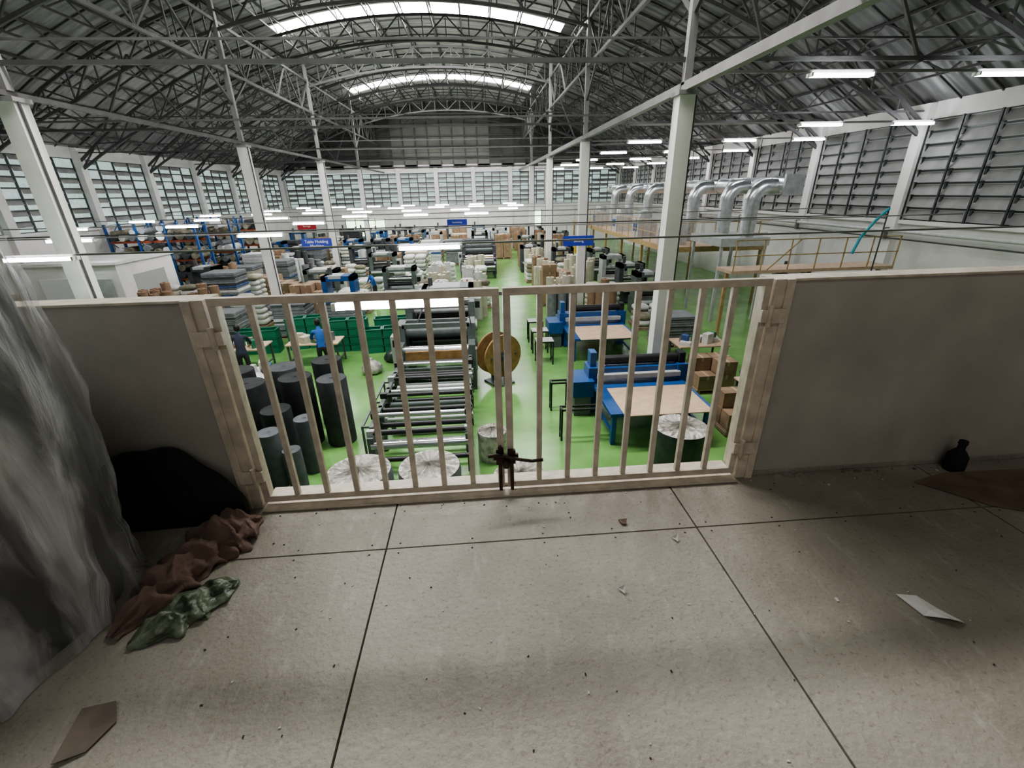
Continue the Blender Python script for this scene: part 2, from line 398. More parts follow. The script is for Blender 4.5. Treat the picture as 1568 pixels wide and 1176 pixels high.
for y,xsl in hi.items():
    b=MB(); z=7.14 if y<11 else 6.74; b.beam((XR+.1,y,z),(XW1-.02,y,z),.05,.05,'steel_lt'); b.done('lighting_conduit')
    for x in xsl: fluor(x,y,z-.08, 1.35)

# ---------------------------------------------------------------- mezzanine
b=MB(); b.box(XW0+3,XW1-3,Y0,2.12,3.2,3.485,'slabdark'); b.done('mezzanine_floor_slab')
b=MB(); g=.004
xe=[-.49+1.47*i for i in range(-6,8)]; ye=[-4.26,-1.32,1.62,2.1]
for i in range(len(xe)-1):
    for j in range(3):
        b.box(xe[i]+g,xe[i+1]-g,ye[j]+g,ye[j+1]-g,3.485,ZM,'board')
    for yy in [ye[2]-.03,ye[2]+.03,.3]:
        for q in range(5):
            x=xe[i]+.06+q*.335; b.cyl((x,yy,ZM-.001),(x,yy,ZM+.0008),.005,'darkscrap',6)
b.done('floor_mezzanine')
GL,GR=-1.18,1.36
for nm,xa,xb in (('parapet_wall_left',-9.2,GL-.07),('parapet_wall_right',GR+.07,10.2)):
    b=MB(); b.box(xa,xb,YP,YP+.1,ZM,PT-.012,'parapet'); b.box(xa-.0,xb+.0,YP-.012,YP+.112,PT-.012,PT,'cream')
    b.box(xa,xb,YP-.006,YP,ZM,ZM+.03,'board') 
    o=b.done(nm,bevel=.004)
b=MB()
for x,s in ((GL,-1),(GR,1)):
    x0,x1=(x-.07,x-.01) if s<0 else (x+.01,x+.07)
    b.box(x0,x1,YP-.02,YP+.12,ZM,PT,'cream')
    xo=(x-.1,x-.06) if s<0 else (x+.06,x+.1)
    b.box(xo[0],xo[1],YP-.03,YP-.012,ZM,PT,'cream')
b.box(GL,GR,YP-.06,YP+.02,ZM+.001,ZM+.012,'cream'); b.box(GL,GR,YP+.03,YP+.12,ZM+.001,ZM+.03,'cream')
b.done('gate_frame',bevel=.003)
mid=(GL+GR)/2
def leaf(x0,x1,hx):
    b=MB(); y=YP+.0; w=.034; ya,yb=y-.018,y+.018
    z0,z1=ZM+.035,PT+.005
    b.box(x0,x1,ya,yb,z1-w,z1,'cream'); b.box(x0,x1,ya,yb,z0,z0+w,'cream')
    b.box(x0,x0+w,ya,yb,z0+w,z1-w,'cream'); b.box(x1-w,x1,ya,yb,z0+w,z1-w,'cream')
    for i in range(1,8):
        c=x0+w/2+(x1-x0-w)*i/8; b.box(c-.0135,c+.0135,y-.0125,y+.0125,z0+w,z1-w,'cream')
    s=-1 if hx<mid else 1
    for z in (ZM+.2,ZM+.93):
        b.cyl((hx,y-.035,z-.05),(hx,y-.035,z+.05),.013,'cream',12); b.box(min(hx,hx+s*.08),max(hx,hx+s*.08),y-.036,y-.03,z-.035,z+.035,'cream')
        b.box(min(hx,hx-s*.04),max(hx,hx-s*.04),y-.036,y-.018,z-.03,z+.03,'cream')
    return b.done('metal_gate',bevel=.002)
leaf(GL+.004,mid-.008,GL); leaf(mid+.008,GR-.004,GR)
b=MB(); y=YP-.03; z=3.735
b.cyl((mid-.03,y,3.53),(mid-.03,y,3.80),.009,'latch',10); b.cyl((mid+.03,y,3.53),(mid+.03,y,3.76),.009,'latch',10)
b.box(mid-.065,mid+.065,y-.006,y+.01,z-.015,z+.015,'latch'); b.box(mid-.05,mid-.012,y-.01,y+.01,z-.04,z+.05,'latch'); b.box(mid+.012,mid+.05,y-.01,y+.01,z-.04,z+.04,'latch')
b.path([(mid-.02,y-.02,z+.02),(mid+.06,y-.03,z),(mid+.13,y-.035,z-.012),(mid+.19,y-.035,z-.008)],.009,'latch',8)
b.path([(mid-.09,y-.02,z+.02),(mid-.05,y-.03,z+.03),(mid-.02,y-.02,z+.02)],.01,'latch',8)
b.lathe((mid+.0,y-.025,z-.03),[(.0,-.02),(.02,-.015),(.024,0),(.02,.015),(0,.02)],'latch',12)
b.done('gate_latch')

# plastic wrapped stack (left foreground)
def grid_box(x0,x1,y0,y1,z0,z1,n,fn):
    vs=[];fs=[]
    def face(o,u,v,nu,nv):
        k=len(vs)
        for i in range(nu+1):
            for j in range(nv+1): vs.append(fn(Vector(o)+Vector(u)*i/nu+Vector(v)*j/nv))
        for i in range(nu):
            for j in range(nv):
                a=k+i*(nv+1)+j; fs.append((a,a+nv+1,a+nv+2,a+1))
    X,Y,Z=x1-x0,y1-y0,z1-z0; s=lambda L:max(2,int(L*n))
    face((x0,y0,z0),(X,0,0),(0,0,Z),s(X),s(Z)); face((x1,y0,z0),(0,Y,0),(0,0,Z),s(Y),s(Z))
    face((x1,y1,z0),(-X,0,0),(0,0,Z),s(X),s(Z)); face((x0,y1,z0),(0,-Y,0),(0,0,Z),s(Y),s(Z))
    face((x0,y0,z1),(X,0,0),(0,Y,0),s(X),s(Y))
    return vs,fs
HX,HY=.6,.60
def roundfn(amp,grow):
    def f(p):
        d=Vector((p.x,p.y,0)); hx,hy=HX+grow,HY+grow
        ux,uy=d.x/hx,d.y/hy; m=max(abs(ux),abs(uy),1e-6); l=(abs(ux)**7+abs(uy)**7)**(1/7)
        k=m/l if l>0 else 1
        q=Vector((d.x*k,d.y*k,p.z))
        nn=d.normalized() if d.length>.01 else Vector((0,0,1))
        a=noise.noise(Vector((p.x*2.0,p.y*2.0+p.z*.7,p.z*.7)))*amp
        s1=p.y*4.2+p.x*4.2+p.z*1.3; s2=p.y*6.5+p.x*6.5-p.z*2.2
        a+= (1-abs(noise.noise(Vector((s1,p.z*.5,2.2))))*1.6)**3*amp*.55 if amp>.04 else 0
        a+= max(0,(1-abs(noise.noise(Vector((s2,p.z*.45,7.7))))*2.2))**4*amp*.4 if amp>.04 else 0
        bul=.13*math.sin(math.pi*min(1,p.z/2.15)) if p.x>0 else 0
        fl=.05*max(0,1-p.z/.35)
        return q+nn*(a+(fl if grow>0 else 0))+Vector((bul,0,0))
    return f
b=MB(); vs,fs=grid_box(-HX,HX,-HY,HY,0,1.95,14,roundfn(.03,0)); b.add(vs,fs,'darkwrap',True)
vs,fs=grid_box(-HX-.03,HX+.03,-HY-.03,HY+.03,.005,2.02,40,roundfn(.05,.03)); b.add(vs,fs,'film',True)
b.done('plastic_wrapped_stack',loc=(-2.22,1.13,ZM),rz=math.radians(-16))

def heap(name,pts,k,amp,sd,flat=.7):
    b=MB(); n=64; P=[]
    for i in range(len(pts)-1):
        for t in range(18):
            f=t/18; P.append([pts[i][q]*(1-f)+pts[i+1][q]*f for q in range(3)])
    P.append(list(pts[-1])); vs=[];fs=[]
    for i,(x,y,r) in enumerate(P):
        x2,y2,_=P[min(i+1,len(P)-1)]; x1,y1,_=P[max(0,i-1)]
        d=Vector((x2-x1,y2-y1,0)).normalized(); a=Vector((d.y,-d.x,0))
        for j in range(n):
            t=math.pi*j/(n-1); u=i*.07; wob=noise.noise(Vector((u*1.3,t*.9,sd+3)))*1.2
            # soft cloth pleats: rounded folds running across and along the bundle
            f1=math.sin((u*4.6+wob*3.0+t*1.1)); f2=math.sin(t*7+wob*5+u*1.3)
            w=.55*noise.noise(Vector((u*1.4+sd,t*1.3,0)))+.42*f1+.30*f2+.18*noise.noise(Vector((u*6,t*6,sd)))
            p=Vector((x,y,ZM+.004))+a*math.cos(t)*r*(1+.3*(abs(math.cos(t))**6))+Vector((0,0,math.sin(t)*r*flat))
            q=p+(a*math.cos(t)+Vector((0,0,math.sin(t))))*w*amp*min(1,r/.08)
            q.z=max(q.z,ZM+.003); vs.append(q)
    for i in range(len(P)-1):
        for j in range(n-1): fs.append((i*n+j,i*n+j+1,(i+1)*n+j+1,(i+1)*n+j))
    b.add(vs,fs,k,True); o=b.done(name); return o
heap('brown_cloth',[(-1.16,1.89,.02),(-1.22,1.83,.10),(-1.28,1.75,.12),(-1.32,1.64,.09),(-1.35,1.52,.09),(-1.38,1.40,.08),(-1.43,1.25,.02)],'cloth',.042,1,.95)
heap('green_plastic_bag',[(-1.08,1.49,.01),(-1.13,1.45,.06),(-1.20,1.38,.075),(-1.26,1.30,.075),(-1.34,1.21,.02)],'gbag',.03,5,.5)
b=MB(); n=60; cxd,rd=-1.64,.42
fr=[];bk=[]
for i in range(n+1):
    t=math.pi*i/n; R_=rd*(1+.10*noise.noise(Vector((math.cos(t)*2.2,math.sin(t)*2.2,3)))); zz=math.sin(t)*R_*.92
    fr.append(Vector((cxd+math.cos(t)*R_,1.86+zz*.26,ZM+.003+zz))); bk.append(Vector((cxd+math.cos(t)*R_,1.89+zz*.24,ZM+.003+zz)))
c0=Vector((cxd,1.86,ZM+.003)); c1=Vector((cxd,1.89,ZM+.003))
rings=[fr]
for q in (.75,.5,.25):
    rings.append([c0+(p-c0)*q+Vector((0,-.02*noise.noise(Vector((p.x*6,p.z*6,q*9))),0)) for p in fr])
for a_,b_ in zip(rings[:-1],rings[1:]): b.add(a_+b_,[(i,i+1,n+2+i,n+1+i) for i in range(n)],'black',True)
b.add(rings[-1]+[c0],[(i,i+1,n+1) for i in range(n)],'black',True); b.add(bk+[c1],[(i+1,i,n+1) for i in range(n)],'black')
b.add(fr+bk,[(i,n+1+i,n+2+i,i+1) for i in range(n)],'black')
b.done('black_foam_sheet')
def flake(name,pts,k,th=.003,curl=.02):
    b=MB(); c=Vector((sum(p[0] for p in pts)/len(pts),sum(p[1] for p in pts)/len(pts),ZM+.004)); n=len(pts)
    v=[c]+[Vector((p[0],p[1],ZM+.004+(curl if i%3==1 else 0))) for i,p in enumerate(pts)]
    v2=[x+Vector((0,0,th)) for x in v]
    b.add(v+v2,[(0,(i+1)%n+1,i+1) for i in range(n)]+[(n+1,n+2+i,n+2+(i+1)%n) for i in range(n)]+[(i+1,(i+1)%n+1,n+2+(i+1)%n,n+2+i) for i in range(n)],k)
    return b.done(name)
flake('paper_scrap',[(1.58,1.17),(1.63,1.14),(1.68,1.09),(1.72,1.03),(1.66,1.035),(1.6,1.07)],'scrap')
flake('paper_scrap',[(2.58,1.50),(2.68,1.48),(2.67,1.42),(2.6,1.43)],'scrap')
flake('paper_scrap',[(.50,1.30),(.53,1.30),(.52,1.27)],'scrap'); flake('paper_scrap',[(.83,1.56),(.86,1.56),(.85,1.53)],'scrap')
flake('cardboard_scrap',[(-1.34,1.0),(-1.24,1.01),(-1.2,.95),(-1.23,.87),(-1.30,.84)],'brownscrap2',.003,.008)
flake('cardboard_sheet',[(2.3,1.84),(2.5,1.88),(3.1,1.88),(3.3,1.6),(3.0,1.45),(2.75,1.5),(2.5,1.62)],'brownscrap',.008,.012)
flake('cardboard_scrap',[(.62,1.70),(.66,1.69),(.65,1.665),(.63,1.67)],'brownscrap',.006,.012)
b=MB(); b.lathe((2.62,1.935,ZM),[(0,0),(.045,0),(.05,.02),(.048,.09),(.03,.12),(.018,.135),(.018,.16),(.022,.165),(.02,.185),(0,.186)],'black',16); b.done('black_bottle')
b=MB()
for i in range(150):
    x=random.uniform(-1.1,3.0); y=random.uniform(.5,1.97) if random.random()<.6 else random.uniform(1.85,1.98)
    s=random.uniform(.002,.0045)*(1 if random.random()<.94 else 2.0); a=random.uniform(0,3); k='darkscrap' if random.random()<.6 else 'scrap'
    b.box(x-s,x+s,y-s*.6,y+s*.6,ZM+.0005,ZM+.003,k,rot=Matrix.Rotation(a,3,'Z'))
for i in range(26):
    x=random.uniform(1.6,3.4); s=random.uniform(.006,.022); y=random.uniform(1.95,1.985)
    b.box(x-s,x+s,y-.006,y+.004,ZM+.0005,ZM+random.uniform(.004,.013),random.choice(['board','board','brownscrap2','board']),rot=Matrix.Rotation(random.uniform(-.4,.4),3,'Z'))
b.done('floor_debris')

# ---------------------------------------------------------------- factory objects
def lam_machine(x0,x1,y0,name='laminating_machine',body_k='mgreen',L1=4,L2=4.2):
    b=MB(); y1=y0+L1; y2=y1+L2
    for x in (x0,x1):
        b.box(x-.05,x+.05,y0,y1,.42,.54,body_k); b.box(x-.04,x+.04,y0+.2,y1,.95,1.03,body_k)
        for i in range(5):
            yy=y0+.15+i*(L1-.3)/4; b.box(x-.05,x+.05,yy-.05,yy+.05,0,1.03 if i else .8,body_k)
        b.box(x-.06,x+.06,y0+.0,y0+.35,.5,.9,body_k)
    n=17
    for i in range(n):
        yy=y0+.12+i*(L1-.1)/n; zz=[.95,.62,1.08,.74][i%4]; r=[.055,.04,.045,.06][i%4]; k=['rubber','mgreen','chrome','rubber','rubber','mlight'][i%6]
        b.cyl((x0+.05,yy,zz),(x1-.05,yy,zz),r,k,14)
        for x in (x0,x1): b.box(x-.07,x+.07,yy-.05,yy+.05,zz-.06,zz+.06,'mlight' if i%5==0 else 'rubber')
    b.cyl((x0,y0+.05,.72),(x1,y0+.05,.72),.08,'chrome',18); b.cyl((x0,y0-.1,.5),(x1,y0-.1,.5),.05,'rubber',14)
    b.cyl((x0,y0+.3,.55),(x1,y0+.3,.55),.07,'mlight',14)
    for x in (x0-.05,x1+.05):
        b.box(x-.09,x+.09,y1,y2,.0,1.3,body_k); b.box(x-.11,x+.11,y1+.5,y1+1.2,1.2,1.75,body_k); b.box(x-.1,x+.1,y1+2.2,y1+3.0,1.2,1.95,body_k)
        b.box(x-.13,x+.13,y1+.2,y1+.45,.5,1.1,'mlight'); b.cyl((x-.14,y1+1.4,.8),(x+.14,y1+1.4,.8),.28,'steel',20)
        b.cyl((x-.15,y1+2.3,1.2),(x+.15,y1+2.3,1.2),.18,'mlight',16)
    for yy,zz,r,k in [(y1+.3,1.1,.13,'chrome'),(y1+.6,.8,.2,'rubber'),(y1+.85,1.45,.14,'mgreen'),(y1+1.25,1.2,.12,'rubber'),(y1+1.6,.95,.2,'mgreen'),(y1+2.0,1.3,.1,'chrome'),(y1+2.4,1.0,.26,'rubber'),(y1+2.75,1.6,.1,'mlight'),(y1+3.2,1.3,.12,'rubber'),(y1+3.7,1.0,.28,'dkgrey')]:
        b.cyl((x0+.04,yy,zz),(x1-.04,yy,zz),r,k,22)
    b.box(x0,x1,y1+.5,y1+.62,1.66,1.78,body_k); b.box(x0,x1,y1+1.05,y1+1.15,1.65,1.75,body_k); b.box(x0,x1,y1+2.3,y1+2.5,1.85,1.98,body_k)
    b.box(x0+.1,x1-.1,y1+.05,y1+.12,.9,1.15,'drumwood'); b.box(x0,x1,y1+2.75,y1+2.95,1.85,1.95,'mlight'); b.box(x0,x1,y1-.02,y1+.08,.45,.7,body_k)
    b.box(x0-.45,x0-.2,y1+1.0,y1+1.4,0,1.3,'mlight'); b.box(x0-.40,x0-.25,y1+.99,y1+1.0,1.0,1.2,'black')
    b.path([(x0-.1,y1+.5,1.7),(x0-.1,y1+.5,2.2),(x1,y1+.5,2.2),(x1+.05,y1+.5,1.7)],.02,'steel',8)
    b.path([(x0-.1,y1+2.9,1.9),(x0+.3,y1+2.5,2.1),(x0+.5,y1+1.5,2.05),(x0+.4,y1+.6,1.75)],.025,'rubber',8)
    for i in range(3):
        b.beam((x0-.25,y0+.5+i*1.1,.0),(x0-.25,y0+.5+i*1.1,.9),.04,.04,body_k); b.beam((x0-.25,y0+.5+i*1.1,.88),(x0,y0+.5+i*1.1,.88),.04,.04,body_k)
    b.beam((x0-.25,y0+.5,.88),(x0-.25,y0+2.7,.88),.04,.04,body_k)
    return b.done(name,bevel=.01)
lam_machine(-2.15,-.35,7.25)
b=MB() # wooden flanged drum, axle along local y
for y_ in (-.24,.18): b.cyl((0,y_,.85),(0,y_+.06,.85),.6,'drumwood',36)
b.cyl((0,-.18,.85),(0,.18,.85),.36,'rubber',24); b.cyl((0,-.36,.85),(0,.36,.85),.05,'chrome',12); b.cyl((0,-.26,.85),(0,-.24,.85),.15,'steel',20)
for i in range(6):
    t=i*math.pi/3; b.cyl((math.cos(t)*.4,-.26,.85+math.sin(t)*.4),(math.cos(t)*.4,-.24,.85+math.sin(t)*.4),.03,'steel',8)
for y_ in (-.34,.30): b.box(-.06,.06,y_,y_+.04,0,.9,'mgreen')
b.box(-.3,.3,-.34,.34,0,.05,'mgreen')
b.done('winding_drum',bevel=.006,loc=(.42,11.7,0),rz=math.radians(32))

def wrapped_roll(x,y,r,h,side='plastic',name='wrapped_foam_roll'):
    b=MB(); n=56; sd=x*7+y
    prof=[(r*.97,0),(r,.04),(r*1.0,h*.3),(r*.985,h*.6),(r,h*.9),(r*.96,h)]
    b.lathe((0,0,0),prof,side,n,.03,sd)
    vs=[];R=[r*.96,r*.8,r*.5,r*.25,r*.08,.0]; zz=[h,h+.015,h+.01,h+.02,h+.05,h+.06]
    for q,(rr,z) in enumerate(zip(R,zz)):
        for i in range(n):
            t=2*math.pi*i/n; vs.append((math.cos(t)*rr,math.sin(t)*rr,z+(.02 if i%2 else -.014)*(1 if 0<q<5 else 0)+.04*noise.noise(Vector((math.cos(t)*3+sd,math.sin(t)*3,rr*4)))*(q>0)))
    fs=[(j*n+i,j*n+(i+1)%n,(j+1)*n+(i+1)%n,(j+1)*n+i) for j in range(5) for i in range(n)]
    b.add(vs,fs,'plastic',False); return b.done(name,loc=(x,y,0))
wrapped_roll(-2.08,6.15,.52,.95,'grey'); wrapped_roll(-.95,6.1,.50,1.0,'grey'); wrapped_roll(.5,6.2,.45,.65,'grey'); wrapped_roll(3.53,6.9,.50,1.0,'dkgreenroll'); wrapped_roll(.1,7.85,.3,.6,'plastic')
def foam_roll(x,y,r,h,k,core=True,name='foam_roll',lean=0):
    b=MB(); n=28
    pr=[(r*.98,0),(r,.03),(r,h-.02),(r*.97,h)]
    b.lathe((0,0,0),pr,k,n,.02,x+y)
    rr=r*.97; q=0; prof=[]
    while rr>.05: prof.append((rr,h-(.012 if q%2 else 0))); rr-=.03; q+=1
    prof+= [(.04,h-.0),(.035,h-.2),(0,h-.2)]
    b.lathe((0,0,0),prof,k,n); o=b.done(name,loc=(x,y,0)); o.rotation_euler[1]=lean; return o
for (x,y,r,h,k) in [(-3.45,7.75,.19,1.15,'grey2'),(-3.95,7.35,.21,1.1,'grey2'),(-4.05,6.75,.2,1.0,'grey2'),(-4.5,7.15,.2,1.1,'dkgrey'),(-3.55,7.2,.16,.8,'grey2'),
    (-3.95,8.9,.33,1.55,'black'),(-3.2,8.85,.30,1.5,'dkgrey'),(-4.75,8.5,.36,1.6,'black'),(-5.3,9.3,.34,1.6,'black'),(-3.55,9.75,.32,1.6,'black'),(-4.5,9.7,.34,1.5,'dkgrey'),(-4.1,8.1,.28,1.2,'black'),(-5.5,8.3,.33,1.4,'dkgrey')]:
    foam_roll(x,y,r,h,k)
def cutting_table(x0,x1,y0,y1,brd,name='blue_press_table'):
    b=MB(); H=.76
    b.box(x0,x1,y0,y1,H-.08,H,'blue')
    for x in (x0+.1,x1-.1):
        for y in (y0+.1,y1-.1,(y0+y1)/2): b.box(x-.05,x+.05,y-.05,y+.05,0,H-.08,'blue')
        b.box(x-.03,x+.03,y0+.1,y1-.1,.2,.26,'blue')
    b.box(x0+.25,x1-.1,y0-.15,y0+brd,H,H+.025,'wood')
    ym=y0+brd+.35
    b.box(x0-.1,x0+.15,ym,ym+.5,0,1.15,'blue'); b.box(x1-.15,x1+.1,ym,ym+.5,0,1.15,'blue')
    b.box(x0+.15,x1-.15,ym+.05,ym+.45,.9,1.12,'blue'); b.box(x0+.1,x1-.1,ym-.08,ym+.05,.88,1.0,'mlight'); b.cyl((x0+.3,ym+.25,1.25),(x1-.1,ym+.25,1.25),.11,'rubber',16)
    b.box(x0-.05,x0+.1,ym+.1,ym+.4,1.15,1.5,'blue'); b.box(x1-.1,x1+.05,ym+.1,ym+.4,1.15,1.4,'black')
    b.box(x0-.5,x0-.0,ym-.2,ym+.6,.5,.9,'blue'); b.box(x0-.45,x0-.05,ym-.15,ym+.55,0,.5,'mgreen')
    b.box(x0+.3,x1-.3,ym+.6,y1-.1,H,H+.06,'mgreen')
    return b.done(name,bevel=.008)
cutting_table(2.55,4.75,7.95,10.45,1.25)
cutting_table(2.75,4.85,13.0,16.1,1.3)
def trestle(x0,x1,y0,y1,h=.75,top='black',name='black_trestle_stand'):
    b=MB()
    for x in (x0,x1):
        for y in (y0,y1): b.box(x-.02,x+.02,y-.02,y+.02,0,h,'rubber')
        b.box(x-.02,x+.02,y0,y1,h-.04,h,'rubber'); b.box(x-.015,x+.015,y0,y1,.15,.18,'rubber')
    for y in (y0,y1): b.box(x0,x1,y-.02,y+.02,h-.04,h,'rubber')
    if top: b.box(x0-.02,x1+.02,y0-.02,y1+.02,h,h+.015,top)
    return b.done(name)
for y in (8.3,9.75): trestle(1.6,2.0 if y>9 else 2.4,y,y+.18,top=None)
for y in (12.9,14.0,15.2): trestle(1.65,2.15,y,y+.4,top='mlight')

def carton_stack(x,y,w,d,nx,ny,nz,name='carton_stack',rz=0):
    b=MB(); b.box(-w/2,w/2,-d/2,d/2,0,.03,'pallet'); b.box(-w/2,w/2,-d/2,d/2,.1,.13,'pallet')
    for i in (-1,0,1): b.box(i*w*.45-.05,i*w*.45+.05,-d/2,d/2,.03,.1,'pallet')
    z=.13
    for k in range(nz):
        h=random.uniform(.28,.4)
        for i in range(nx):
            for j in range(ny):
                if k==nz-1 and random.random()<.35: continue
                x0=-w/2+i*w/nx+random.uniform(.005,.03); x1=-w/2+(i+1)*w/nx-.01; y0=-d/2+j*d/ny+.01; y1=-d/2+(j+1)*d/ny-.01
                b.box(x0,x1,y0,y1,z,z+h-.005,'carton'); b.box((x0+x1)/2-.03,(x0+x1)/2+.03,y0-.002,y1+.002,z+h*.7,z+h-.002,'tape')
        z+=h
    return b.done(name,loc=(x,y,0),rz=rz)
def fabric_stack(x,y,w,d,h,k,name='fabric_stack',rz=0):
    b=MB(); b.box(-w/2,w/2,-d/2,d/2,0,.03,'pallet'); b.box(-w/2,w/2,-d/2,d/2,.09,.12,'pallet')
    for i in (-1,0,1): b.box(i*w*.45-.05,i*w*.45+.05,-d/2,d/2,.03,.09,'pallet')
    z=.12
    while z<h:
        t=random.uniform(.06,.13); q=random.uniform(0,.06); kk=k if random.random()<.75 else random.choice(['grey','white_roll','blue_roll','dkgrey'])
        b.box(-w/2+q,w/2-random.uniform(0,.06),-d/2+random.uniform(0,.06),d/2-.02,z,z+t-.008,kk); z+=t
    return b.done(name,bevel=.02,loc=(x,y,0),rz=rz)
def roll_group(x,y,k,h,n=5,name='standing_fabric_rolls'):
    b=MB(); 
    offs=[(0,0),(.42,.05),(-.42,-.03),(.2,.42),(-.22,.4),(.22,-.42),(-.2,-.42)][:n]
    for (a,c) in offs:
        r=random.uniform(.15,.2); hh=h*random.uniform(.8,1.1)
        b.cyl((a,c,0),(a,c,hh),r,k,18); b.cyl((a,c,hh-.01),(a,c,hh+.03),.045,'carton',10)
    return b.done(name,loc=(x,y,0))
def sack_pile(x,y,nz,k='sack',name='sack_pile'):
    b=MB(); b.box(-.7,.7,-.55,.55,0,.12,'pallet'); z=.12
    for q in range(nz):
        for (a,c) in ((-.35,-.27),(.35,-.27),(-.35,.27),(.35,.27)):
            if q==nz-1 and random.random()<.3: continue
            rx=.34*random.uniform(.92,1.03); ry=.27; h=.26; kk=k if random.random()<.7 else random.choice(['sack','grey','cream_roll','camo'])
            vs=[];fs=[];nu=12;nv=6
            for i in range(nv+1):
                ph=math.pi*i/nv
                for j in range(nu):
                    th=2*math.pi*j/nu; cx=math.copysign(abs(math.cos(th))**.5,math.cos(th)); cy=math.copysign(abs(math.sin(th))**.5,math.sin(th)); sp=math.sin(ph)**.5 if math.sin(ph)>0 else 0
                    vs.append((a+cx*sp*rx,c+cy*sp*ry,z+h/2-math.cos(ph)*h/2+.02*noise.noise(Vector((a*3+cx*2,c*3+cy*2,z)))))
            for i in range(nv):
                for j in range(nu): fs.append((i*nu+j,i*nu+(j+1)%nu,(i+1)*nu+(j+1)%nu,(i+1)*nu+j))
            b.add(vs,fs,kk,True)
        z+=.23
    return b.done(name,loc=(x,y,0),rz=random.uniform(-.06,.06))
def crates(x,y,h,name='green_plastic_crate_stack'):
    b=MB(); z=0
    while z<h:
        for (a,c) in ((-.33,0),(.33,0)):
            w,d,t=.3,.22,.28
            b.box(a-w,a+w,c-d,c+d,z,z+.02,'crate')
            for q in (-1,1):
                b.box(a-w,a+w,c+q*d-.012,c+q*d+.012,z,z+t-.04,'crate'); b.box(a+q*w-.012,a+q*w+.012,c-d,c+d,z,z+t-.04,'crate')
                b.box(a-w-.02,a+w+.02,c+q*d-.025,c+q*d+.025,z+t-.04,z+t-.01,'crate'); b.box(a+q*w-.025,a+q*w+.025,c-d-.02,c+d+.02,z+t-.04,z+t-.01,'crate')
        z+=.28
    return b.done(name,loc=(x,y,0),rz=random.uniform(-.2,.2))
def plastic_bag_pile(x,y,k='plastic',s=.5,name='plastic_bag'):
    b=MB(); n=20; prof=[(0,0.0),(s*.7,.0),(s*.95,s*.25),(s,s*.6),(s*.8,s*1.0),(s*.4,s*1.3),(s*.12,s*1.42),(s*.2,s*1.6),(0,s*1.58)]
    b.lathe((0,0,0),prof,k,n,.35,x*3+y); return b.done(name,loc=(x,y,0))
def work_table(x,y,w,d,name='work_table',stuff=True,rz=0):
    b=MB(); H=.78
    b.box(-w/2,w/2,-d/2,d/2,H-.04,H,'white_roll' if random.random()<.5 else 'wood')
    for a in (-1,1):
        for c in (-1,1): b.box(a*(w/2-.06)-.025,a*(w/2-.06)+.025,c*(d/2-.06)-.025,c*(d/2-.06)+.025,0,H-.04,'steel')
        b.box(a*(w/2-.06)-.02,a*(w/2-.06)+.02,-d/2+.06,d/2-.06,.2,.24,'steel')
    if stuff:
        for i in range(10):
            px=random.uniform(-w/2+.2,w/2-.2); py=random.uniform(-d/2+.15,d/2-.15); s=random.uniform(.08,.18); h=random.uniform(.05,.3)
            b.box(px-s,px+s,py-s*.7,py+s*.7,H,H+h,random.choice(['white_roll','grey','blue_roll','crate','carton','cream_roll','dkgrey']),rot=Matrix.Rotation(random.uniform(0,3),3,'Z'))
    return b.done(name,bevel=.004,loc=(x,y,0),rz=rz)
def small_machine(x,y,k='mgreen',name='processing_machine',rz=0,w=1.6,d=1.2,h=1.7):
    b=MB(); b.box(-w/2,w/2,-d/2,d/2,.05,.7,k); b.box(-w/2+.05,w/2-.05,-d/2+.05,d/2-.05,0,.05,'rubber')
    for s in (-1,1): b.box(s*(w/2-.1)-.1,s*(w/2-.1)+.1,-d/3,d/3,.7,h,k)
    b.box(-w/2,w/2,-d/3,d/3,h-.2,h,k); b.cyl((-w/2+.2,0,1.1),(w/2-.2,0,1.1),.13,'chrome',18); b.cyl((-w/2+.2,-.3,.9),(w/2-.2,-.3,.9),.1,'rubber',16)
    b.box(-w/2+.3,w/2-.5,-d/3-.01,d/3+.01,h-.1,h+.02,'mlight')
    b.box(-w/2+.1,w/2-.1,-d/2-.35,-d/2,.62,.68,'mlight'); b.box(w/2,w/2+.25,-.2,.2,.5,1.3,'mlight'); b.box(w/2+.02,w/2+.2,-.21,-.2,.95,1.2,'black')
    b.cyl((-w/2+.3,0,h),(-w/2+.3,0,h+.3),.08,'steel',12)
    return b.done(name,bevel=.012,loc=(x,y,0),rz=rz)

work_table(-6.3,11.3,1.8,.9); work_table(-5.3,13.95,1.6,.8); work_table(-7.6,13.7,1.8,.9); work_table(-6.6,8.6,1.2,.9)
for (x,y,h) in [(-4.6,15.3,.9),(-6.2,15.8,1.1),(-7.7,15.4,.8),(-9.6,15.2,.9),(-3.4,15.0,.6),(-3.3,16.4,.8),(-9.8,12.6,.8)]: crates(x,y,h)
plastic_bag_pile(-7.9,11.6,'plastic',.5); plastic_bag_pile(-8.2,9.6,'plastic',.45); plastic_bag_pile(-3.4,12.9,'plastic',.3); plastic_bag_pile(-2.9,13.9,'dkgreenroll',.3)
for (x,y) in [(-7.2,17.4),(-5.4,17.3),(-9.9,17.6),(-12,16.5),(-12.4,13.6),(-11,15),(-13.8,16.4)]: fabric_stack(x,y,1.3,1.0,random.uniform(.8,1.5),random.choice(['white_roll','grey','cream_roll']))
work_table(6.4,12.2,1.5,.9); work_table(6.8,9.0,1.6,1.0); carton_stack(6.0,10.6,1.0,.8,2,2,2); carton_stack(5.5,8.4,.7,.7,1,2,2)
fabric_stack(6.5,14.4,1.3,1.0,1.0,'grey'); plastic_bag_pile(5.7,7.2,'plastic',.35); plastic_bag_pile(7.4,10.6,'grey',.45)
roll_group(3.3,17.8,'grey',1.3,5); roll_group(4.9,17.6,'brown_roll',1.5,7)
